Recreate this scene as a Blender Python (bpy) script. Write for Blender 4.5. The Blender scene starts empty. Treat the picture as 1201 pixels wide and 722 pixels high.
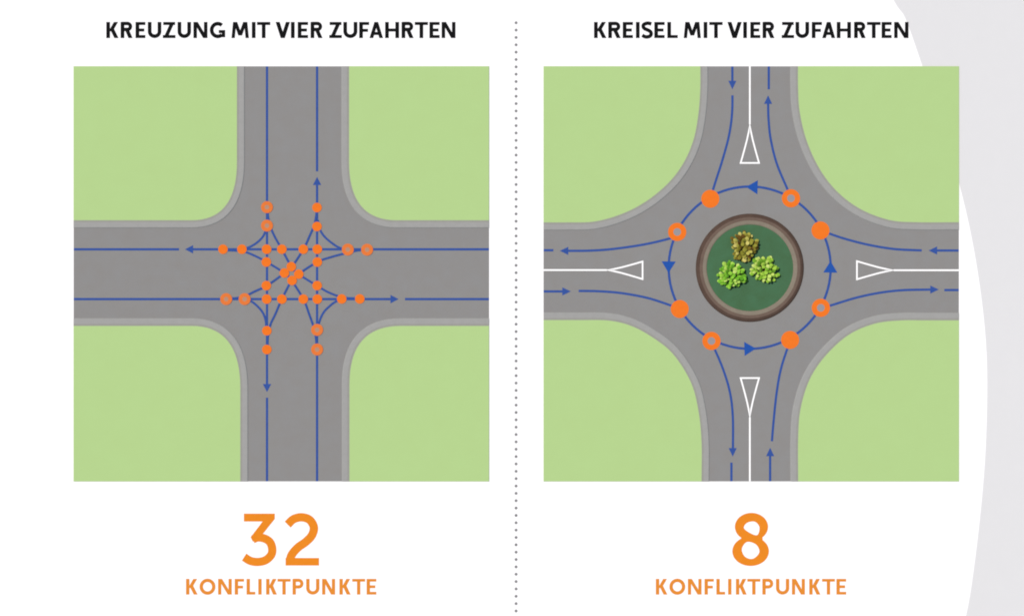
import bpy, bmesh, math, random
from mathutils import Vector
from mathutils.geometry import delaunay_2d_cdt, tessellate_polygon
random.seed(7)
sc = bpy.context.scene
COL = sc.collection
S = 0.1                      # metres per plan unit
ALB = 1.80                   # brightness of the light relative to a white sheet

def W(x, y, z=0.0):
    return Vector(((x - 600.5) * S, (361.0 - y) * S, z))

# ------------------------------------------------------------------ materials
def lin(c):
    c /= 255.0
    return c / 12.92 if c <= 0.04045 else ((c + 0.055) / 1.055) ** 2.4
def alb(rgb):
    return tuple(min(0.82, lin(v) / ALB) for v in rgb)

def mat(name, rgb, var=0.03, scale=1.2, rough=0.9, tint=0.0, raw=None, spec=0.0, bump=0.0):
    m = bpy.data.materials.new(name)
    m.use_nodes = True
    nt = m.node_tree
    b = nt.nodes['Principled BSDF']
    b.inputs['Roughness'].default_value = rough
    b.inputs['Specular IOR Level'].default_value = spec
    base = raw or alb(rgb)
    tc = nt.nodes.new('ShaderNodeTexCoord')
    n1 = nt.nodes.new('ShaderNodeTexNoise')
    n1.inputs['Scale'].default_value = scale
    n1.inputs['Detail'].default_value = 6
    n1.inputs['Roughness'].default_value = 0.62
    nt.links.new(tc.outputs['Object'], n1.inputs['Vector'])
    r = nt.nodes.new('ShaderNodeValToRGB')
    r.color_ramp.elements[0].position = 0.3
    r.color_ramp.elements[1].position = 0.7
    lo = [base[0] * (1 - var + tint), base[1] * (1 - var), base[2] * (1 - var - tint)]
    hi = [base[0] * (1 + var - tint), base[1] * (1 + var), base[2] * (1 + var + tint)]
    r.color_ramp.elements[0].color = (*[min(.85, max(0, v)) for v in lo], 1)
    r.color_ramp.elements[1].color = (*[min(.85, max(0, v)) for v in hi], 1)
    nt.links.new(n1.outputs['Fac'], r.inputs['Fac'])
    nt.links.new(r.outputs['Color'], b.inputs['Base Color'])
    if bump:
        n2 = nt.nodes.new('ShaderNodeTexNoise')
        n2.inputs['Scale'].default_value = scale * 9
        n2.inputs['Detail'].default_value = 4
        nt.links.new(tc.outputs['Object'], n2.inputs['Vector'])
        bp = nt.nodes.new('ShaderNodeBump')
        bp.inputs['Strength'].default_value = bump
        bp.inputs['Distance'].default_value = 0.02
        nt.links.new(n2.outputs['Fac'], bp.inputs['Height'])
        nt.links.new(bp.outputs['Normal'], b.inputs['Normal'])
    return m

def leaf_mat(name, stops):
    m = bpy.data.materials.new(name)
    m.use_nodes = True
    nt = m.node_tree
    b = nt.nodes['Principled BSDF']
    b.inputs['Roughness'].default_value = 0.7
    b.inputs['Specular IOR Level'].default_value = 0.1
    g = nt.nodes.new('ShaderNodeNewGeometry')
    r = nt.nodes.new('ShaderNodeValToRGB')
    el = r.color_ramp.elements
    while len(el) < len(stops):
        el.new(0.5)
    for e, (p, c) in zip(el, stops):
        e.position = p
        e.color = (*[lin(v) / ALB for v in c], 1)
    nt.links.new(g.outputs['Random Per Island'], r.inputs['Fac'])
    nt.links.new(r.outputs['Color'], b.inputs['Base Color'])
    return m

M_WHITE = mat('white_ground_paint', None, raw=(0.6, 0.6, 0.6), var=0.01)
M_PALE = mat('pale_grey_paving', (232, 232, 232), var=0.006, scale=0.5)
M_ROAD = mat('grey_asphalt', (146, 145, 143), var=0.024, scale=0.55, tint=0.014, bump=0.15)
M_KERB = mat('light_kerb_stone', (166, 166, 163), var=0.03, scale=1.5)
M_KERB2 = mat('kerb_backing', (160, 160, 152), var=0.03, scale=1.5)
M_GRASS = mat('mown_grass', (184, 215, 144), var=0.010, scale=0.35, tint=0.004)
M_BLUE = mat('blue_road_paint', (58, 88, 160), var=0.06, scale=2.0)
M_BLUE2 = mat('bright_blue_road_paint', (42, 88, 172), var=0.05, scale=2.0)
M_ORANGE = mat('orange_paint', (246, 124, 42), var=0.04, scale=1.5)
M_ORANGE2 = mat('dull_orange_paint', (234, 126, 62), var=0.05, scale=1.5)
M_HOLE = mat('pale_blue_grey_paint', (158, 153, 156), var=0.03)
M_HOLE2 = mat('muted_orange_grey_paint', (186, 146, 122), var=0.05)
M_TEXTO = mat('orange_lettering', (240, 142, 40), var=0.03, scale=1.0)
M_TEXTS = mat('amber_lettering', (235, 146, 54), var=0.03, scale=1.0)
M_BLACK = mat('black_lettering', (26, 26, 27), var=0.1)
M_DOT = mat('grey_dot_paint', (142, 142, 142), var=0.03)
M_LINE = mat('white_road_paint', None, raw=(0.62, 0.62, 0.61), var=0.02)
M_RIMD = mat('dark_brown_brick', (92, 75, 66), var=0.12, scale=1.6)
M_RIMM = mat('brown_stone', (116, 99, 88), var=0.08, scale=1.6)
M_RIMI = mat('tan_stone', (142, 132, 117), var=0.07, scale=1.6)
M_TURF = mat('dark_green_ground_cover', (76, 115, 82), var=0.10, scale=0.5, tint=0.05, bump=0.3)
M_STEM = mat('shrub_wood', (92, 66, 44), var=0.1)
M_LEAFG = leaf_mat('bright_green_leaves', [(0.0, (86, 150, 32)), (0.35, (124, 196, 48)), (0.7, (160, 216, 72)), (1.0, (206, 232, 120))])
M_LEAFY = leaf_mat('lime_green_leaves', [(0.0, (94, 144, 34)), (0.35, (140, 196, 52)), (0.7, (182, 220, 84)), (1.0, (216, 236, 130))])
M_LEAFB = leaf_mat('bronze_leaves', [(0.0, (88, 46, 16)), (0.2, (118, 98, 30)), (0.5, (144, 142, 48)), (0.8, (182, 178, 76)), (1.0, (214, 202, 116))])

# ------------------------------------------------------------------ objects
def link(name, me, m, parent=None):
    o = bpy.data.objects.new(name, me)
    COL.objects.link(o)
    if m is not None:
        me.materials.append(m)
    if parent is not None:
        o.parent = parent
        o.location = -parent.location
    return o
def thing(name, label, cat, x, y, z=0.03, group=None):
    o = bpy.data.objects.new(name, None)
    o.empty_display_size = 0.5
    COL.objects.link(o)
    o.location = W(x, y, z)
    return tag(o, label, cat, group)
def tag(o, label, cat, group=None):
    o['label'] = label
    o['category'] = cat
    if group:
        o['group'] = group
    return o
def struct(o, label=None):
    o['kind'] = 'structure'
    if label:
        o['label'] = label
    return o

def mesh_of(verts, faces, name='m'):
    me = bpy.data.meshes.new(name)
    me.from_pydata([tuple(v) for v in verts], [], faces)
    me.update()
    return me

def ccw(poly):
    a = sum(p[0] * q[1] - q[0] * p[1] for p, q in zip(poly, poly[1:] + poly[:1]))
    return poly if a > 0 else poly[::-1]

def union(polys, z, holes=()):
    """flat sheet covering the union of overlapping plan polygons"""
    vs, fs = [], []
    for p in list(polys) + list(holes):
        q = ccw([tuple(W(*v)[:2]) for v in p])
        fs.append(list(range(len(vs), len(vs) + len(q))))
        vs += [Vector(v) for v in q]
    ov, oe, of, _, _, orig = delaunay_2d_cdt(vs, [], fs, 0, 1e-4)
    keep = []
    for f, og in zip(of, orig):
        if og and max(og) < len(polys):
            a, b, c = [ov[i] for i in f[:3]]
            cr = (b - a).cross(c - a)
            if abs(cr) < 1e-9:
                continue
            keep.append(list(f) if cr > 0 else list(f)[::-1])
    return mesh_of([(v.x, v.y, z) for v in ov], keep)

def slab(poly, z0, z1):
    """closed outline as a solid plate"""
    q = ccw([tuple(W(*v)[:2]) for v in poly])
    q = [p for i, p in enumerate(q) if math.hypot(p[0] - q[i - 1][0], p[1] - q[i - 1][1]) > 1e-4]
    n = len(q)
    vs = [(x, y, z1) for x, y in q] + [(x, y, z0) for x, y in q]
    fs = [(i, n + i, n + (i + 1) % n, (i + 1) % n) for i in range(n)]
    for t in tessellate_polygon([[Vector((x, y, 0)) for x, y in q]]):
        c, d, e = [Vector(q[i]) for i in t]
        cr = (d - c).cross(e - c)
        if abs(cr) > 1e-9:
            fs.append(tuple(t) if cr > 0 else tuple(t)[::-1])
    return mesh_of(vs, fs)

def spline(pts, n=8, closed=False):
    out = []
    N = len(pts)
    segs = N if closed else N - 1
    for i in range(segs):
        if closed:
            p0, p1, p2, p3 = pts[i - 1], pts[i], pts[(i + 1) % N], pts[(i + 2) % N]
        else:
            p1, p2 = pts[i], pts[i + 1]
            p0 = pts[i - 1] if i else (2 * p1[0] - p2[0], 2 * p1[1] - p2[1])
            p3 = pts[i + 2] if i + 2 < N else (2 * p2[0] - p1[0], 2 * p2[1] - p1[1])
        for k in range(n):
            t = k / n
            out.append(tuple(0.5 * (2 * p1[a] + (p2[a] - p0[a]) * t + (2 * p0[a] - 5 * p1[a] + 4 * p2[a] - p3[a]) * t * t
                                    + (3 * p1[a] - p0[a] - 3 * p2[a] + p3[a]) * t ** 3) for a in (0, 1)))
    if not closed:
        out.append(tuple(pts[-1]))
    return out

def offsets(pts, d, closed=False):
    """polyline shifted d to its left (plan coordinates)"""
    out = []
    N = len(pts)
    for i in range(N):
        if closed:
            a, b, c = pts[i - 1], pts[i], pts[(i + 1) % N]
        else:
            a, b, c = pts[max(i - 1, 0)], pts[i], pts[min(i + 1, N - 1)]
        def nrm(p, q):
            dx, dy = q[0] - p[0], q[1] - p[1]
            l = math.hypot(dx, dy) or 1
            return (dy / l, -dx / l)
        n1 = nrm(a, b) if a != b else nrm(b, c)
        n2 = nrm(b, c) if b != c else n1
        mx, my = n1[0] + n2[0], n1[1] + n2[1]
        l = math.hypot(mx, my) or 1
        mx, my = mx / l, my / l
        k = d / max(0.5, mx * n1[0] + my * n1[1])
        out.append((b[0] + mx * k, b[1] + my * k))
    return out

def ribbon_quads(pts, w, closed=False):
    l, r = offsets(pts, w / 2, closed), offsets(pts, -w / 2, closed)
    n = len(pts)
    return [[l[i], l[(i + 1) % n], r[(i + 1) % n], r[i]] for i in range(n if closed else n - 1)]

def ribbon(pts, w, z, closed=False):
    l, r = offsets(pts, w / 2, closed), offsets(pts, -w / 2, closed)
    n = len(pts)
    vs = [W(*p, z) for p in l] + [W(*p, z) for p in r]
    fs = [(i, n + i, n + (i + 1) % n, (i + 1) % n) for i in range(n if closed else n - 1)]
    me = mesh_of(vs, fs)
    if me.polygons[0].normal.z < 0:
        me.flip_normals()
    return me

def disc(cx, cy, r, z, n=28, rin=0.0):
    ring = [(cx + r * math.cos(2 * math.pi * i / n), cy + r * math.sin(2 * math.pi * i / n)) for i in range(n)]
    if rin <= 0:
        me = mesh_of([W(*p, z) for p in ring], [tuple(range(n))[::-1]])
    else:
        inn = [(cx + rin * math.cos(2 * math.pi * i / n), cy + rin * math.sin(2 * math.pi * i / n)) for i in range(n)]
        me = mesh_of([W(*p, z) for p in ring + inn], [(i, n + i, n + (i + 1) % n, (i + 1) % n) for i in range(n)])
    if me.polygons[0].normal.z < 0:
        me.flip_normals()
    return me

# ------------------------------------------------------------------ ground
g = mesh_of([(-900, -900, 0), (900, -900, 0), (900, 900, 0), (-900, 900, 0)], [(0, 1, 2, 3)])
struct(link('ground', g, M_WHITE))
arc = spline([(1010, -80), (1048, 0), (1062, 22), (1081, 75), (1107, 150), (1126.5, 221), (1140, 280), (1151, 348), (1157.2, 415),
              (1157.5, 487), (1153.6, 563), (1144, 653), (1133, 722), (1112, 800), (1085, 880)], 6)
struct(link('pavement', slab(arc + [(1900, 880), (1900, -80)], 0.0, 0.006), M_PALE), 'pale grey paving with a curved edge beside the white ground')

Z_ROAD, Z_GRASS, Z_KERB = 0.03, 0.12, 0.13
def panel(x0, y0, x1, y1, curves, where):
    struct(link('road', slab([(x0, y0), (x1, y0), (x1, y1), (x0, y1)], 0.0, Z_ROAD), M_ROAD), 'grey asphalt roads of the ' + where)
    def cl(p):
        return (min(max(p[0], x0), x1), min(max(p[1], y0), y1))
    for pts, corner, side, quad in curves:
        poly = list(pts) + [corner]
        struct(link('lawn', slab(poly, Z_ROAD, Z_GRASS), M_GRASS), f'{quad} light green lawn of the {where}')
        def strip(a, b, z):
            pa, pb = offsets(pts, side * a), offsets(pts, side * b)
            return slab([cl(p) for p in pa] + [cl(p) for p in pb[::-1]], Z_ROAD, z)
        def kerb_mesh():
            rows = [[W(*cl(p), z) for p in offsets(pts, side * d)] for d, z in ((2.3, Z_ROAD), (2.3, Z_KERB), (7.8, Z_KERB), (8.5, Z_KERB - 0.02), (9.2, Z_ROAD))]
            n = len(pts)
            vs = [v for r in rows for v in r]
            fs = [(k * n + i, k * n + i + 1, (k + 1) * n + i + 1, (k + 1) * n + i) for k in range(4) for i in range(n - 1)]
            me = mesh_of(vs, fs + [tuple(k * n for k in range(5)), tuple(k * n + n - 1 for k in range(5))])
            if me.polygons[n - 1].normal.z < 0:
                me.flip_normals()
            return me
        struct(link('kerb', kerb_mesh(), M_KERB), f'{quad} light stone kerb of the {where}')
        struct(link('verge_strip', strip(0.0, 2.3, Z_GRASS - 0.004), M_KERB2))

def quadc(a, c, b, n=18):
    return [tuple((1 - t) ** 2 * a[k] + 2 * t * (1 - t) * c[k] + t * t * b[k] for k in (0, 1)) for t in [i / n for i in range(n + 1)]]

LX0, LX1, RX0, RX1, PY0, PY1 = 86.5, 573.5, 637.5, 1124.5, 78.0, 564.0
panel(LX0, PY0, LX1, PY1, [
    ([(278, PY0)] + quadc((278, 190), (278, 258.3), (225, 258.3)) + [(LX0, 258.3)], (LX0, PY0), 1, 'upper left'),
    ([(409.5, PY0)] + quadc((409.5, 190), (409.5, 258.3), (465, 258.3)) + [(LX1, 258.3)], (LX1, PY0), -1, 'upper right'),
    ([(282, PY1)] + quadc((282, 455), (282, 382), (225, 382)) + [(LX0, 382)], (LX0, PY1), -1, 'lower left'),
    ([(410, PY1)] + quadc((410, 450), (410, 382), (470, 382)) + [(LX1, 382)], (LX1, PY1), 1, 'lower right')], 'crossroads')
panel(RX0, PY0, RX1, PY1, [
    (spline([(821.3, PY0), (821.2, 105), (819, 134), (813.3, 164), (801.7, 191), (784, 214.5), (758, 236), (729, 251), (697, 259.8), (665, 260.8), (RX0, 260.8)], 6), (RX0, PY0), 1, 'upper left'),
    (spline([(935.8, PY0), (935.8, 100), (937.6, 130), (945.7, 164.4), (961, 198), (982, 225), (1009.6, 245.5), (1043, 258), (1075, 260.6), (RX1, 260.6)], 6), (RX1, PY0), -1, 'upper right'),
    (spline([(822.7, PY1), (822.7, 518), (819, 481), (810, 447.6), (788.5, 414), (761, 392.7), (736.7, 380.7), (712, 375.6), (680, 375.2), (RX0, 375.2)], 6), (RX0, PY1), -1, 'lower left'),
    (spline([(936, PY1), (936, 512), (939, 478), (949.6, 444.4), (968, 417), (995, 392.6), (1025.7, 379.4), (1056, 375.6), (1085, 375.5), (RX1, 375.5)], 6), (RX1, PY1), 1, 'lower right')], 'roundabout')

# ------------------------------------------------------------------ routes
def arrow(tipx, tipy, ang, ln, wd, z):
    """ang: plan direction in degrees, 0 right, 90 up; tip at (tipx, tipy)"""
    dx, dy = math.cos(math.radians(ang)), -math.sin(math.radians(ang))
    bx, by = tipx - dx * ln, tipy - dy * ln
    return union([[(tipx, tipy), (bx + dy * wd / 2, by - dx * wd / 2), (bx - dy * wd / 2, by + dx * wd / 2)]], z)

def route(label, group, lines, heads, z, width=2.7, m=M_BLUE, hm=None, size=(9.5, 9.8), closed=False):
    t = thing('route_line', label, 'route line', *lines[0][0], Z_ROAD, group)
    for p in lines:
        link('line', ribbon(p, width, z, closed), m, t)
    for x, y, a in heads:
        link('arrowhead', arrow(x, y, a, size[0], size[1], z + 0.002), hm or m, t)
    return t

GL = 'blue route lines across the crossroads'
zk = [Z_ROAD + 0.004]
def zn():
    zk[0] += 0.004
    return zk[0]
XW, XE, YN, YS = 313.2, 371.9, 292.3, 350.6
route('blue straight line running down the left lane of the crossroads to a downward arrow', GL, [[(XW, PY0), (XW, 451)], [(XW, 466), (XW, PY1)]], [(XW, 459.5, -90)], zn())
route('blue straight line running up the right lane of the crossroads to an upward arrow', GL, [[(XE, PY1), (XE, 216)], [(XE, 201), (XE, PY0)]], [(XE, 207.5, 90)], zn())
route('blue straight line along the upper lane of the crossroads to a left-pointing arrow', GL, [[(LX1, YN), (226, YN)], [(210, YN), (LX0, YN)]], [(217, YN, 180)], zn())
route('blue straight line along the lower lane of the crossroads to a right-pointing arrow', GL, [[(LX0, YS), (458, YS)], [(475, YS), (LX1, YS)]], [(467.5, YS, 0)], zn())
TW = 2.5
route('short blue curve turning from the top arm of the crossroads into the left arm', GL, [spline([(XW - 0.9, 262), (XW - 1.6, 270), (308, 278), (300, 285.5), (291, 290.3), (283, YN - 0.8)])], [], zn(), TW)
route('short blue curve turning from the right arm of the crossroads into the top arm', GL, [spline([(409, YN - 1.2), (399, 290.8), (388, 284), (379, 275.5), (374, 266), (XE + 0.9, 258)])], [], zn(), TW)
route('short blue curve turning from the bottom arm of the crossroads into the right arm', GL, [spline([(XE + 0.9, 392), (XE + 2.2, 379), (379, 367), (387, 358.5), (395, 353), (404, YS + 0.8)])], [], zn(), TW)
route('short blue curve turning from the left arm of the crossroads into the bottom arm', GL, [spline([(284, YS + 1.0), (294, 353), (302, 359), (308.5, 367), (311.8, 377), (XW - 0.9, 390)])], [], zn(), TW)
route('long blue curve crossing the junction from the top arm to the right arm', GL, [spline([(XW + 0.6, 244), (XW + 1.4, 255), (318, 268), (323, 279), (330.6, 292.3), (342, 313), (350.5, 321.5), (372, 335), (386, 343), (403, 348.8), (422, YS - 0.8)])], [], zn(), TW)
route('long blue curve crossing the junction from the right arm to the bottom arm', GL, [spline([(431, YN + 0.8), (420, 293.6), (405, 297), (388, 301.5), (372, 307.3), (350.5, 321), (342, 329), (330.6, 350.6), (323, 368), (317, 381), (XW + 1, 395), (XW + 0.6, 410)])], [], zn(), TW)
route('long blue curve crossing the junction from the bottom arm to the left arm', GL, [spline([(XE - 0.6, 410), (XE - 1.3, 397), (368, 384), (362.5, 368), (355.8, 350.6), (342, 329), (333.4, 320), (313, 307.3), (298, 299.5), (284, 294.5), (262, YN + 0.9)])], [], zn(), TW)
route('long blue curve crossing the junction from the left arm to the top arm', GL, [spline([(265, YS - 0.7), (277, 349.4), (287, 347.3), (299, 341.5), (313, 334.8), (333.4, 320.4), (342, 313), (355.8, 292.3), (363, 277), (368.5, 264), (XE - 0.9, 252), (XE - 0.6, 243)])], [], zn(), TW)

GR = 'blue route lines on the roundabout arms'
za = Z_ROAD + 0.012
AW = 2.7
RS = (10, 9.5)
route('blue line entering the roundabout from the top arm with a downward arrow', GR, [[(858.9, PY0), (858.9, 96)], spline([(859, 112), (858.8, 128), (857.2, 146), (853.6, 165), (846.6, 190), (839.5, 212), (833, 233)])], [(858.9, 105, -90)], za, AW, size=RS)
route('blue line leaving the roundabout up the top arm with an upward arrow', GR, [spline([(928, 233), (923.5, 222), (911, 192), (904, 164), (901.4, 141), (900.8, 121)]), [(901.6, 105), (901.6, PY0)]], [(900.8, 112, 90)], za, AW, size=RS)
route('blue line leaving the roundabout along the left arm with a left-pointing arrow', GR, [spline([(794, 276), (784.8, 279.8), (756, 286.5), (720, 291.8), (693, 293.8), (665, 294.1)]), [(649, 293.4), (RX0, 293.4)]], [(656.5, 294.1, 180)], za, AW, size=RS)
route('blue line entering the roundabout from the left arm with a right-pointing arrow', GR, [[(RX0, 341.6), (660, 341.6)], spline([(678.6, 341), (702, 341.4), (729, 343.6), (759.6, 349.3), (786.6, 358), (797, 362)])], [(669.5, 341.6, 0)], za, AW, size=RS)
route('blue line entering the roundabout from the right arm with a left-pointing arrow', GR, [[(RX1, 293.7), (1098, 293.7)], spline([(1081, 293.6), (1049, 292), (1018.4, 287), (991, 280), (973, 274), (962, 270)])], [(1089, 293.7, 180)], za, AW, size=RS)
route('blue line leaving the roundabout along the right arm with a right-pointing arrow', GR, [spline([(963, 361), (975, 357.8), (1004, 349), (1031, 343.3), (1058, 340.2), (1092, 339.4)]), [(1107.5, 340), (RX1, 340)]], [(1101, 339.4, 0)], za, AW, size=RS)
route('blue line leaving the roundabout down the bottom arm with a downward arrow', GR, [spline([(834, 400), (847, 430), (855.9, 459), (859.4, 488), (859.6, 526)]), [(857.8, 542), (857.8, PY1)]], [(859.3, 535, -90)], za, AW, size=RS)
route('blue line entering the roundabout from the bottom arm with an upward arrow', GR, [[(903.2, PY1), (903.2, 533)], spline([(905.3, 517), (907.2, 494), (911, 459), (916.5, 430), (927, 398)])], [(903.2, 524.5, 90)], za, AW, size=RS)
CX, CY, CR = 879.2, 313.8, 95.0
circ = [(CX + CR * math.cos(2 * math.pi * i / 96), CY + CR * math.sin(2 * math.pi * i / 96)) for i in range(96)]
route('blue circle line around the roundabout with four large arrows running anticlockwise', None, [circ],
      [(875, 219.2, 178), (784.0, 320, -91), (886.5, 408.4, 2), (974.0, 306, 89)], Z_ROAD + 0.02, 2.8, M_BLUE, M_BLUE2, (13.5, 16.5), True)

# splitter islands painted in white
GS = 'white splitter markings on the roundabout arms'
def splitter(label, a, apex, c1, c2):
    t = thing('splitter_marking', label, 'road marking', *a, Z_ROAD, GS)
    w = 2.0
    link('line', union([ribbon_quads([a, apex], w)[0]], za + 0.002), M_LINE, t)
    ux, uy = apex[0] - a[0], apex[1] - a[1]
    l = math.hypot(ux, uy)
    mid = ((c1[0] + c2[0]) / 2, (c1[1] + c2[1]) / 2)
    def flare(c):                                   # the sides swing out gently from the centre line
        return [(apex[0] + (mid[0] - apex[0]) * k + (c[0] - mid[0]) * q, apex[1] + (mid[1] - apex[1]) * k + (c[1] - mid[1]) * q)
                for k, q in ((0.0, 0.0), (0.2, 0.13), (0.4, 0.31), (0.6, 0.53), (0.8, 0.76), (1.0, 1.0))]
    tri = flare(c1) + flare(c2)[:0:-1]
    link('triangle', union(ribbon_quads(tri, 1.9, True), za + 0.0045), M_LINE, t)
splitter('white splitter line ending in an open triangle on the top arm', (879.4, PY0), (879.4, 146), (868.6, 191.2), (890.2, 191.2))
splitter('white splitter line ending in an open triangle on the bottom arm', (879.4, PY1), (879.4, 489), (868.6, 443), (890.2, 443))
splitter('white splitter line ending in an open triangle on the left arm', (RX0, 316.6), (712, 316.6), (753.6, 306.6), (753.6, 327.2))
splitter('white splitter line ending in an open triangle on the right arm', (RX1, 316.8), (1048, 316.8), (1005, 306.2), (1005, 327.4))

# ------------------------------------------------------------------ conflict points
def dot(label, group, x, y, r, z):
    tag(link('conflict_dot', disc(0, 0, r, 0), M_ORANGE), label, 'dot', group)
    o = COL.objects[-1]
    centre(o, x, y, z)
def centre(o, x, y, z):
    off = W(0, 0)
    for v in o.data.vertices:
        v.co.x -= off.x
        v.co.y -= off.y
    o.location = W(x, y, z)
def ring(label, group, x, y, r, rin, z, m, hm):
    t = thing('conflict_ring', label, 'ring', x, y, z, group)
    for nm, me, mm in (('ring', disc(0, 0, r, 0, 28, rin), m), ('centre', disc(0, 0, rin, 0), hm)):
        o = link(nm, me, mm, t)
        centre(o, 0, 0, 0)
        o.location = (0, 0, 0)

GD, GO = 'solid orange conflict dots at the crossroads', 'hollow orange conflict rings at the crossroads'
zm = Z_ROAD + 0.065
R1 = 5.6
for x, y, l in [
    (371.8, 243.4, 'solid orange dot on the top arm, upper of the pair below the upward arrow'),
    (371.8, 265.6, 'solid orange dot on the top arm, lower of the pair below the upward arrow'),
    (261.6, 292.2, 'solid orange dot on the left arm, first one right of the left-pointing arrow'),
    (283.8, 292.2, 'solid orange dot on the left arm, second one right of the left-pointing arrow'),
    (400.8, 350.4, 'solid orange dot on the right arm, second one left of the right-pointing arrow'),
    (422.0, 350.4, 'solid orange dot on the right arm, first one left of the right-pointing arrow'),
    (313.0, 387.6, 'solid orange dot on the bottom arm, upper of the pair above the downward arrow'),
    (313.0, 409.6, 'solid orange dot on the bottom arm, lower of the pair above the downward arrow'),
    (312.8, 292.2, 'solid orange dot where the upper blue line crosses the left vertical blue line'),
    (330.6, 292.2, 'solid orange dot on the upper blue line, left of the middle pair'),
    (355.8, 292.2, 'solid orange dot on the upper blue line, right of the middle pair'),
    (372.2, 292.2, 'solid orange dot where the upper blue line crosses the right vertical blue line'),
    (312.4, 307.2, 'solid orange dot on the left vertical line just below the upper blue line'),
    (372.2, 307.2, 'solid orange dot on the right vertical line just below the upper blue line'),
    (312.4, 334.8, 'solid orange dot on the left vertical line just above the lower blue line'),
    (372.0, 334.8, 'solid orange dot on the right vertical line just above the lower blue line'),
    (312.8, 350.6, 'solid orange dot where the lower blue line crosses the left vertical blue line'),
    (330.6, 350.6, 'solid orange dot on the lower blue line, left of the middle pair'),
    (355.8, 350.6, 'solid orange dot on the lower blue line, right of the middle pair'),
    (372.2, 350.6, 'solid orange dot where the lower blue line crosses the right vertical blue line'),
    (341.7, 312.6, 'solid orange dot at the top of the central cluster of four'),
    (333.6, 320.0, 'solid orange dot at the left of the central cluster of four'),
    (350.4, 321.4, 'solid orange dot at the right of the central cluster of four'),
    (342.6, 328.8, 'solid orange dot at the bottom of the central cluster of four')]:
    zm += 0.0008
    dot(l, GD, x, y, 5.6 if 330 < x < 354 and 310 < y < 330 else R1, zm)
for x, y, l in [
    (313.2, 243.0, 'hollow orange ring on the top arm, upper one on the left vertical line'),
    (313.2, 264.6, 'hollow orange ring on the top arm, lower one on the left vertical line'),
    (408.0, 292.6, 'hollow orange ring on the right arm, inner one on the upper blue line'),
    (430.6, 292.8, 'hollow orange ring on the right arm, outer one on the upper blue line'),
    (265.4, 350.6, 'hollow orange ring on the left arm, outer one on the lower blue line'),
    (287.0, 350.6, 'hollow orange ring on the left arm, inner one on the lower blue line'),
    (372.0, 386.6, 'hollow orange ring on the bottom arm, upper one on the right vertical line'),
    (372.0, 409.6, 'hollow orange ring on the bottom arm, lower one on the right vertical line')]:
    zm += 0.0008
    ring(l, GO, x, y, 7.0, 2.7, zm, M_ORANGE2, M_HOLE2)
GD2, GO2 = 'solid orange conflict dots on the roundabout', 'hollow orange conflict rings on the roundabout'
for x, y, l in [(833, 233.2, 'large solid orange dot on the roundabout circle below the top arm'),
                (962.2, 270.2, 'large solid orange dot on the roundabout circle at the right arm'),
                (797.2, 362.2, 'large solid orange dot on the roundabout circle at the left arm'),
                (926.6, 398.4, 'large solid orange dot on the roundabout circle above the bottom arm')]:
    dot(l, GD2, x, y, 10.6, Z_ROAD + 0.03)
for x, y, l in [(927.6, 232.6, 'large hollow orange ring on the roundabout circle below the top arm'),
                (794.2, 272, 'large hollow orange ring on the roundabout circle at the left arm'),
                (962.6, 360.8, 'large hollow orange ring on the roundabout circle at the right arm'),
                (834.4, 399.6, 'large hollow orange ring on the roundabout circle above the bottom arm')]:
    ring(l, GO2, x, y, 10.7, 4.5, Z_ROAD + 0.03, M_ORANGE, M_HOLE)

# ------------------------------------------------------------------ central island
PX, PYc = 879.4, 314.0
def lathe(profile, n=96):
    vs, fs = [], []
    for r, z in profile:
        for i in range(n):
            a = 2 * math.pi * i / n
            vs.append((r * S * math.cos(a), r * S * math.sin(a), z))
    for k in range(len(profile) - 1):
        for i in range(n):
            j = (i + 1) % n
            fs.append((k * n + i, k * n + j, (k + 1) * n + j, (k + 1) * n + i))
    me = mesh_of(vs, fs)
    for p in me.polygons:
        p.use_smooth = True
    return me
isl = thing('planter', 'round planted island with a brown stone rim in the middle of the roundabout', 'planter', PX, PYc, Z_ROAD)
def ipart(nm, prof, m):
    o = link(nm, lathe(prof), m, isl)
    o.location = (0, 0, 0)
    return o
ipart('outer_edging', [(63.4, 0.0), (62.9, 0.10), (62.0, 0.18), (60.4, 0.24), (59.0, 0.262)], M_RIMD)
ipart('coping', [(59.0, 0.262), (57.4, 0.28), (55.4, 0.27)], M_RIMM)
ipart('inner_edging', [(55.4, 0.27), (52.0, 0.25), (51.0, 0.235), (50.4, 0.15)], M_RIMI)
bm = bmesh.new()
c = bm.verts.new((0, 0, 0.26))
prev = None
rings = []
for r, z in ((12, .26), (25, .25), (38, .225), (50.6, .19)):
    rings.append([bm.verts.new((r * S * math.cos(2 * math.pi * i / 64), r * S * math.sin(2 * math.pi * i / 64), z)) for i in range(64)])
for i in range(64):
    bm.faces.new((c, rings[0][i], rings[0][(i + 1) % 64]))
    for a, b in zip(rings, rings[1:]):
        bm.faces.new((a[i], b[i], b[(i + 1) % 64], a[(i + 1) % 64]))
me = bpy.data.meshes.new('m')
bm.to_mesh(me); bm.free()
o = link('planting_bed', me, M_TURF, isl)
o.location = (0, 0, 0)

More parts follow.
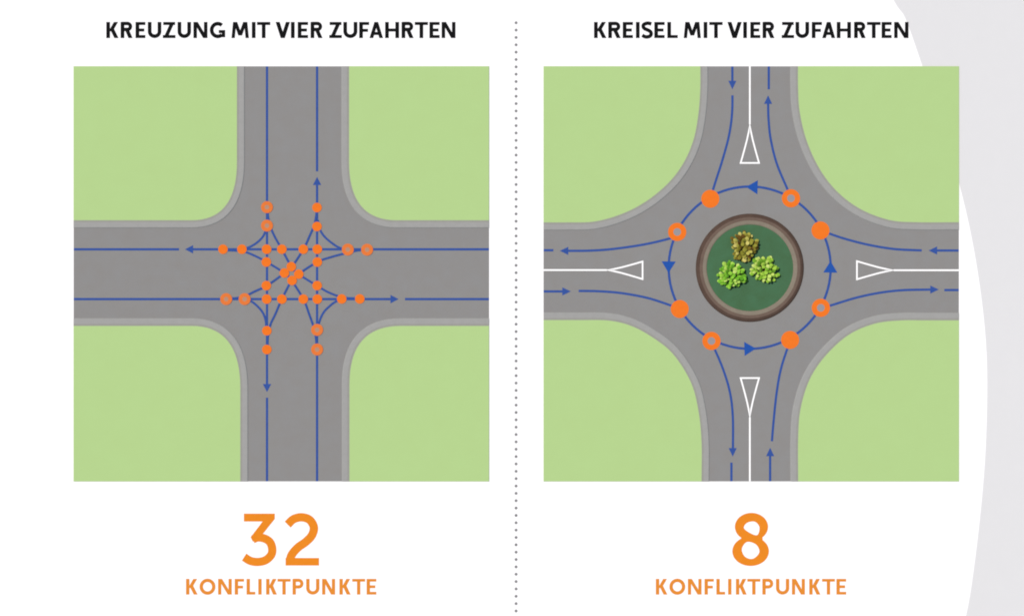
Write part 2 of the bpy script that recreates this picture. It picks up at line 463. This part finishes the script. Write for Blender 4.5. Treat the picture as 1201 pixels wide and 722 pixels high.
def shrub(label, x, y, R, H, m, n, seed, leaf=0.52):
    rnd = random.Random(seed)
    t = thing('shrub', label, 'shrub', x, y, Z_ROAD + 0.24, 'shrubs in the roundabout planter')
    bm = bmesh.new()
    lobes = [(rnd.uniform(0, 6.28), rnd.uniform(0.12, 0.2)) for _ in range(3)]
    gold = math.pi * (3 - math.sqrt(5))
    for shell, cnt, sc_ in ((0, n, 1.0), (1, int(n * 0.7), 0.74)):
        for i in range(cnt):
            u = (i + 0.5) / cnt
            el = math.asin(1 - 0.98 * u)
            az = i * gold + rnd.uniform(-.22, .22)
            rr = R * sc_ * rnd.uniform(0.88, 1.0) * (1 + sum(b * math.cos((2, 3, 5)[k] * (az - a)) for k, (a, b) in enumerate(lobes)) * .5)
            d = Vector((math.cos(az) * math.cos(el), math.sin(az) * math.cos(el), math.sin(el)))
            p = Vector((d.x * rr * 0.86, d.y * rr * 0.86, 0.22 + H * sc_ * d.z * rnd.uniform(.86, 1.06)))
            out = Vector((d.x, d.y, d.z * 0.25 + 0.12)).normalized()
            if out.length < .1 or el > 1.2:
                a2 = rnd.uniform(0, 6.28)
                out = Vector((math.cos(a2), math.sin(a2), 0.25)).normalized()
            side = Vector((0, 0, 1)).cross(out).normalized()
            side = (side + Vector((0, 0, rnd.uniform(-.35, .35)))).normalized()
            up = out.cross(side).normalized()
            L = leaf * rnd.uniform(.75, 1.15)
            wd = L * rnd.uniform(.34, .44)
            prof = [(-.5, .25, 0), (-.2, .9, .05), (.15, 1.0, .07), (.4, .62, .04), (.52, .12, -.02)]
            rows = []
            for a, b, h in prof:
                cpt = p + out * (a * L) + up * (h * L)
                rows.append((bm.verts.new(cpt + side * wd * b - up * .05 * L), bm.verts.new(cpt + up * .06 * L), bm.verts.new(cpt - side * wd * b - up * .05 * L)))
            for q0, q1 in zip(rows, rows[1:]):
                bm.faces.new((q0[0], q0[1], q1[1], q1[0]))
                bm.faces.new((q0[1], q0[2], q1[2], q1[1]))
    me = bpy.data.meshes.new('m')
    bm.normal_update()
    bm.to_mesh(me); bm.free()
    for pl in me.polygons:
        pl.use_smooth = True
    o = link('crown', me, m, t)
    o.location = (0, 0, 0)
    # branching stem
    bm = bmesh.new()
    def limb(a, b, r0, r1):
        ax = (b - a).normalized()
        s1 = ax.orthogonal().normalized(); s2 = ax.cross(s1)
        r_ = [[bm.verts.new(pt + (s1 * math.cos(k * 1.0472) + s2 * math.sin(k * 1.0472)) * rad) for k in range(6)] for pt, rad in ((a, r0), (b, r1))]
        for k in range(6):
            bm.faces.new((r_[0][k], r_[0][(k + 1) % 6], r_[1][(k + 1) % 6], r_[1][k]))
    limb(Vector((0, 0, -.1)), Vector((0, 0, .4)), .10, .07)
    for k in range(6):
        a = k * 1.047 + rnd.uniform(-.3, .3)
        limb(Vector((0, 0, .25)), Vector((math.cos(a) * R * .55, math.sin(a) * R * .55, .2 + H * .55)), .06, .02)
    me = bpy.data.meshes.new('m')
    bm.to_mesh(me); bm.free()
    o = link('stem', me, M_STEM, t)
    o.location = (0, 0, 0)
shrub('bronze brown shrub at the back of the roundabout planter', 871.8, 289.2, 1.84, 1.5, M_LEAFB, 62, 3, 0.56)
shrub('bright green shrub at the left of the roundabout planter', 857.3, 322.4, 1.8, 1.5, M_LEAFG, 64, 11, 0.54)
shrub('lime green shrub at the right of the roundabout planter', 895.7, 316.0, 1.78, 1.5, M_LEAFY, 62, 23, 0.54)

# ------------------------------------------------------------------ dotted divider
dv = thing('divider', 'vertical dotted grey line between the crossroads and the roundabout', 'dotted line', 605.3, 371, 0.004)
for i in range(82):
    o = link('dot', disc(0, 0, 1.75, 0, 14), M_DOT, dv)
    centre(o, 605.3, 27.0 + i * 8.61, 0)
    o.location = W(605.3, 27.0 + i * 8.61, 0.004) - dv.location

# ------------------------------------------------------------------ lettering
def rect(x0, y0, x1, y1):
    return [(x0, y0), (x1, y0), (x1, y1), (x0, y1)]
def para(xa, ya, xb, yb, w):
    return [(xa - w / 2, ya), (xa + w / 2, ya), (xb + w / 2, yb), (xb - w / 2, yb)]
def ell(cx, cy, rx, ry, a0, a1, n=16):
    return [(cx + rx * math.cos(math.radians(a0 + (a1 - a0) * i / n)), cy - ry * math.sin(math.radians(a0 + (a1 - a0) * i / n))) for i in range(n + 1)]
def glyph(ch, x0, x1, t, b, s):
    w, h, m = x1 - x0, b - t, (t + b) / 2
    xc = (x0 + x1) / 2
    bs = s * 0.82                              # horizontal strokes a little thinner
    if ch == 'I':
        return [rect(xc - s / 2, t, xc + s / 2, b)]
    if ch in 'EFL':
        o = [rect(x0, t, x0 + s, b)]
        if ch in 'EL': o.append(rect(x0, b - bs, x1, b))
        if ch in 'EF':
            o.append(rect(x0, t, x1, t + bs))
            k = m + (h * .02 if ch == 'F' else 0)
            o.append(rect(x0, k - bs / 2, x1 - w * .11, k + bs / 2))
        return o
    if ch == 'T':
        return [rect(x0, t, x1, t + bs), rect(xc - s / 2, t, xc + s / 2, b)]
    if ch == 'H':
        return [rect(x0, t, x0 + s, b), rect(x1 - s, t, x1, b), rect(x0, m - bs / 2, x1, m + bs / 2)]
    if ch == 'N':
        return [rect(x0, t, x0 + s * .95, b), rect(x1 - s * .95, t, x1, b), para(x0 + s * .6, t, x1 - s * .6, b, s * 1.12)]
    if ch == 'M':
        i = w * .09
        return [para(x0 + i + s * .45, t, x0 + s * .45, b, s * .9), para(x1 - i - s * .45, t, x1 - s * .45, b, s * .9),
                para(x0 + i + s * .62, t, xc, t + h * .84, s * 1.0), para(x1 - i - s * .62, t, xc, t + h * .84, s * 1.0)]
    if ch == 'Z':
        return [rect(x0 + w * .03, t, x1 - w * .03, t + bs), rect(x0, b - bs, x1, b), para(x1 - s * .75, t, x0 + s * .7, b, s * 1.1)]
    if ch == 'V':
        k = s * .56
        return [para(x0 + k, t, xc, b, s * 1.1), para(x1 - k, t, xc, b, s * 1.1)]
    if ch == 'A':
        k = s * .56
        return [para(xc, t, x0 + k, b, s * 1.0), para(xc, t, x1 - k, b, s * 1.0), rect(x0 + w * .2, t + h * .62, x1 - w * .2, t + h * .62 + bs)]
    if ch == 'K':
        return [rect(x0, t, x0 + s, b), para(x1 - s * .75, t, x0 + s * 1.25, m + h * .05, s * 1.12),
                para(x0 + s * 1.45, m - h * .1, x1 - s * .62, b, s * 1.14), rect(x0 + s * .5, m - bs * .45, x0 + s * 1.7, m + bs * .45)]
    if ch in 'RP':
        k = t + h * (.56 if ch == 'R' else .6)
        r = (k - t - bs) / 2
        cx = x1 - w * (.04 if ch == 'R' else 0) - s / 2 - r
        path = [(x0 + s * .3, t + bs / 2), (cx, t + bs / 2)] + ell(cx, (t + k) / 2, r, r, 86, -86, 14) + [(cx, k - bs / 2), (x0 + s * .3, k - bs / 2)]
        o = [rect(x0, t, x0 + s, b)] + ribbon_quads(path, s * .94)
        if ch == 'R': o.append(para(x0 + w * .5, k - bs * .6, x1 - s * .6, b, s * 1.12))
        return o
    if ch == 'U':
        r = (w - s) / 2
        path = [(x0 + s / 2, t), (x0 + s / 2, b - s / 2 - r * .95)] + ell(xc, b - s / 2 - r * .95, r, r * .95, 184, 356, 18) + [(x1 - s / 2, b - s / 2 - r * .95), (x1 - s / 2, t)]
        return ribbon_quads(path, s)
    if ch == 'O':
        return ribbon_quads(ell(xc, m, w / 2 - s / 2, h / 2 - s / 2 + .25, 0, 360, 36)[:-1], s, True)
    if ch == 'G':
        rx, ry = w / 2 - s / 2 + .3, h / 2 - s / 2 + .2
        path = ell(xc + .3, m, rx, ry, 48, 312, 30)
        return ribbon_quads(path, s) + [rect(x1 - s * .92, m, x1, b - h * .05), rect(xc + w * .08, m, x1, m + bs)]
    if ch == 'S':
        q = [(.88, .13), (.68, .085), (.45, .085), (.20, .16), (.15, .29), (.27, .41), (.52, .49), (.76, .58), (.86, .71), (.78, .86), (.52, .925), (.27, .905), (.06, .82)]
        return ribbon_quads(spline([(x0 + a * w, t + c * h) for a, c in q], 4), s * .96)
    if ch == '3':
        z = lambda a, c: (270 + a / 9.025, 590 + c / 9.025)
        return [[z(145, 106), z(472, 106), z(472, 163), z(345, 322), z(330, 372), z(240, 402), z(216, 356), z(342, 190), z(145, 190)]] + \
            ribbon_quads(spline([z(147, 566), z(215, 606), z(295, 617), z(375, 598), z(432, 545), z(445, 485), z(425, 415), z(372, 373), z(295, 358), z(240, 378)], 6), 9.7)
    if ch == '2':
        z = lambda a, c: (270 + a / 9.025, 590 + c / 9.025)
        return [[z(586, 575), z(940, 575), z(940, 655), z(586, 655)]] + \
            ribbon_quads(spline([z(608, 222), z(670, 165), z(755, 145), z(840, 172), z(885, 250), z(865, 335), z(800, 405), z(720, 462), z(655, 535), z(634, 595), z(631, 640)], 6), 9.9)
    if ch == '8':
        z = lambda a, c: (850 + a / 9.025, 590 + c / 9.025)
        e1 = [z(*p) for p in ell(283, 246, 176, 148, 0, 360, 48)[:-1]]
        e2 = [z(*p) for p in ell(274, 504, 194, 156, 0, 360, 48)[:-1]]
        return [e1, e2, [z(176, 340), z(398, 340), z(402, 386), z(172, 386)]]
    return []
def glyph_holes(ch):
    if ch != '8':
        return []
    z = lambda a, c: (850 + a / 9.025, 590 + c / 9.025)
    h1 = [(203, 258), (238, 203), (318, 192), (367, 250), (345, 332), (268, 311)]
    h2 = [(236, 406), (181, 480), (215, 562), (298, 583), (366, 515), (332, 434)]
    return [spline([z(*p) for p in h], 9, True) for h in (h1, h2)]
def line_of_text(name, label, group, glyphs, t, b, s, m, part='letter', pad=0.0):
    th = thing(name, label, 'lettering', glyphs[0][1], b, 0.008, group)
    for ch, a, c in glyphs:
        link(part, union(glyph(ch, a - pad, c + pad, t - pad, b + pad, s), 0.011, glyph_holes(ch)), m, th)
    return th
T1 = [('K', 125.2, 138.8), ('R', 142, 155.2), ('E', 159.5, 170), ('U', 173.9, 188.7), ('Z', 191.5, 205.3), ('U', 208.8, 223.5), ('N', 227.4, 242.8), ('G', 246.6, 263.6),
      ('M', 272, 291.4), ('I', 295.7, 299.4), ('T', 302, 316.5), ('V', 323.7, 339.6), ('I', 341.6, 345.2), ('E', 349.7, 360.8), ('R', 364.8, 378), ('Z', 386.7, 400.4), ('U', 403.2, 418.6),
      ('F', 421.8, 432.4), ('A', 433.6, 449), ('H', 452.2, 467.5), ('R', 471.5, 484.8), ('T', 487, 501.4), ('E', 504.2, 515.1), ('N', 518.5, 533.7)]
T2 = [('K', 697.2, 711), ('R', 713.9, 727.7), ('E', 730.9, 741.8), ('I', 746.2, 749.8), ('S', 753, 765), ('E', 767.9, 779), ('L', 783.2, 794.4), ('M', 802.4, 821.5), ('I', 825.6, 829.2), ('T', 832.4, 847),
      ('V', 853.6, 869.5), ('I', 872, 875.7), ('E', 880.5, 891.2), ('R', 894.9, 908), ('Z', 917.3, 930.8), ('U', 933.5, 948.4), ('F', 952.6, 963.5), ('A', 964.5, 979.3), ('H', 981.9, 997.5),
      ('R', 1002.2, 1015), ('T', 1017.3, 1032.2), ('E', 1034.5, 1045.2), ('N', 1049.2, 1065)]
T3 = [('K', 218.6, 231.6), ('O', 234.5, 252.3), ('N', 256.2, 271.4), ('F', 275.7, 285.8), ('L', 289.6, 299), ('I', 303.2, 306.6), ('K', 312.5, 324.6), ('T', 325.9, 340.4), ('P', 343.5, 355.6), ('U', 359.5, 374.2),
      ('N', 378.2, 392.6), ('K', 398.5, 411), ('T', 413.5, 427.8), ('E', 430.4, 441)]
line_of_text('heading', 'black capital heading above the crossroads reading kreuzung mit vier zufahrten', None, T1, 26.6, 44.4, 4.4, M_BLACK, 'letter', 0.55)
line_of_text('heading', 'black capital heading above the roundabout reading kreisel mit vier zufahrten', None, T2, 26.6, 44.4, 4.4, M_BLACK, 'letter', 0.55)
line_of_text('caption', 'small orange caption konfliktpunkte under the orange number 32', 'orange captions', T3, 678.6, 696.2, 3.95, M_TEXTS, 'letter', 0.4)
line_of_text('caption', 'small orange caption konfliktpunkte under the orange number 8', 'orange captions', [(c, a + 551, b + 551) for c, a, b in T3], 678.6, 696.2, 3.95, M_TEXTS, 'letter', 0.4)
line_of_text('number', 'large orange number 32 below the crossroads', None, [('3', 286, 324), ('2', 334, 374)], 601, 663, 9, M_TEXTO, 'digit')
line_of_text('number', 'large orange number 8 below the roundabout', None, [('8', 858, 902)], 601, 663, 9, M_TEXTO, 'digit')

# ------------------------------------------------------------------ light
EL, AZ = math.radians(68), math.radians(-58)        # sun to the upper left of the plan
w = bpy.data.worlds.new('World')
sc.world = w
w.use_nodes = True
nt = w.node_tree
sky = nt.nodes.new('ShaderNodeTexSky')
sky.sky_type = 'NISHITA'
sky.sun_disc = False
sky.sun_elevation = EL
sky.sun_rotation = AZ
bg = nt.nodes['Background']
bg.inputs['Strength'].default_value = 0.08
nt.links.new(sky.outputs['Color'], bg.inputs['Color'])
ld = bpy.data.lights.new('sun', 'SUN')
ld.energy = 3.2
ld.angle = math.radians(0.5)
ld.color = (1.0, 0.93, 0.84)
lo = bpy.data.objects.new('sun', ld)
COL.objects.link(lo)
tosun = Vector((math.sin(AZ) * math.cos(EL), math.cos(AZ) * math.cos(EL), math.sin(EL)))
lo.rotation_euler = (-tosun).to_track_quat('-Z', 'Y').to_euler()
lo.location = tosun * 300

# ------------------------------------------------------------------ camera
cd = bpy.data.cameras.new('camera')
H = 260.0
cd.sensor_fit = 'HORIZONTAL'
cd.angle = 2 * math.atan(60.05 / H)
cd.clip_end = 3000
co = bpy.data.objects.new('camera', cd)
COL.objects.link(co)
co.location = (0, 0, H)
sc.camera = co
sc.cycles.filter_width = 1.9

vs = sc.view_settings
vs.view_transform = 'Standard'
vs.look = 'None'
vs.gamma = 1
vs.use_curve_mapping = False
vs.exposure = 0.665
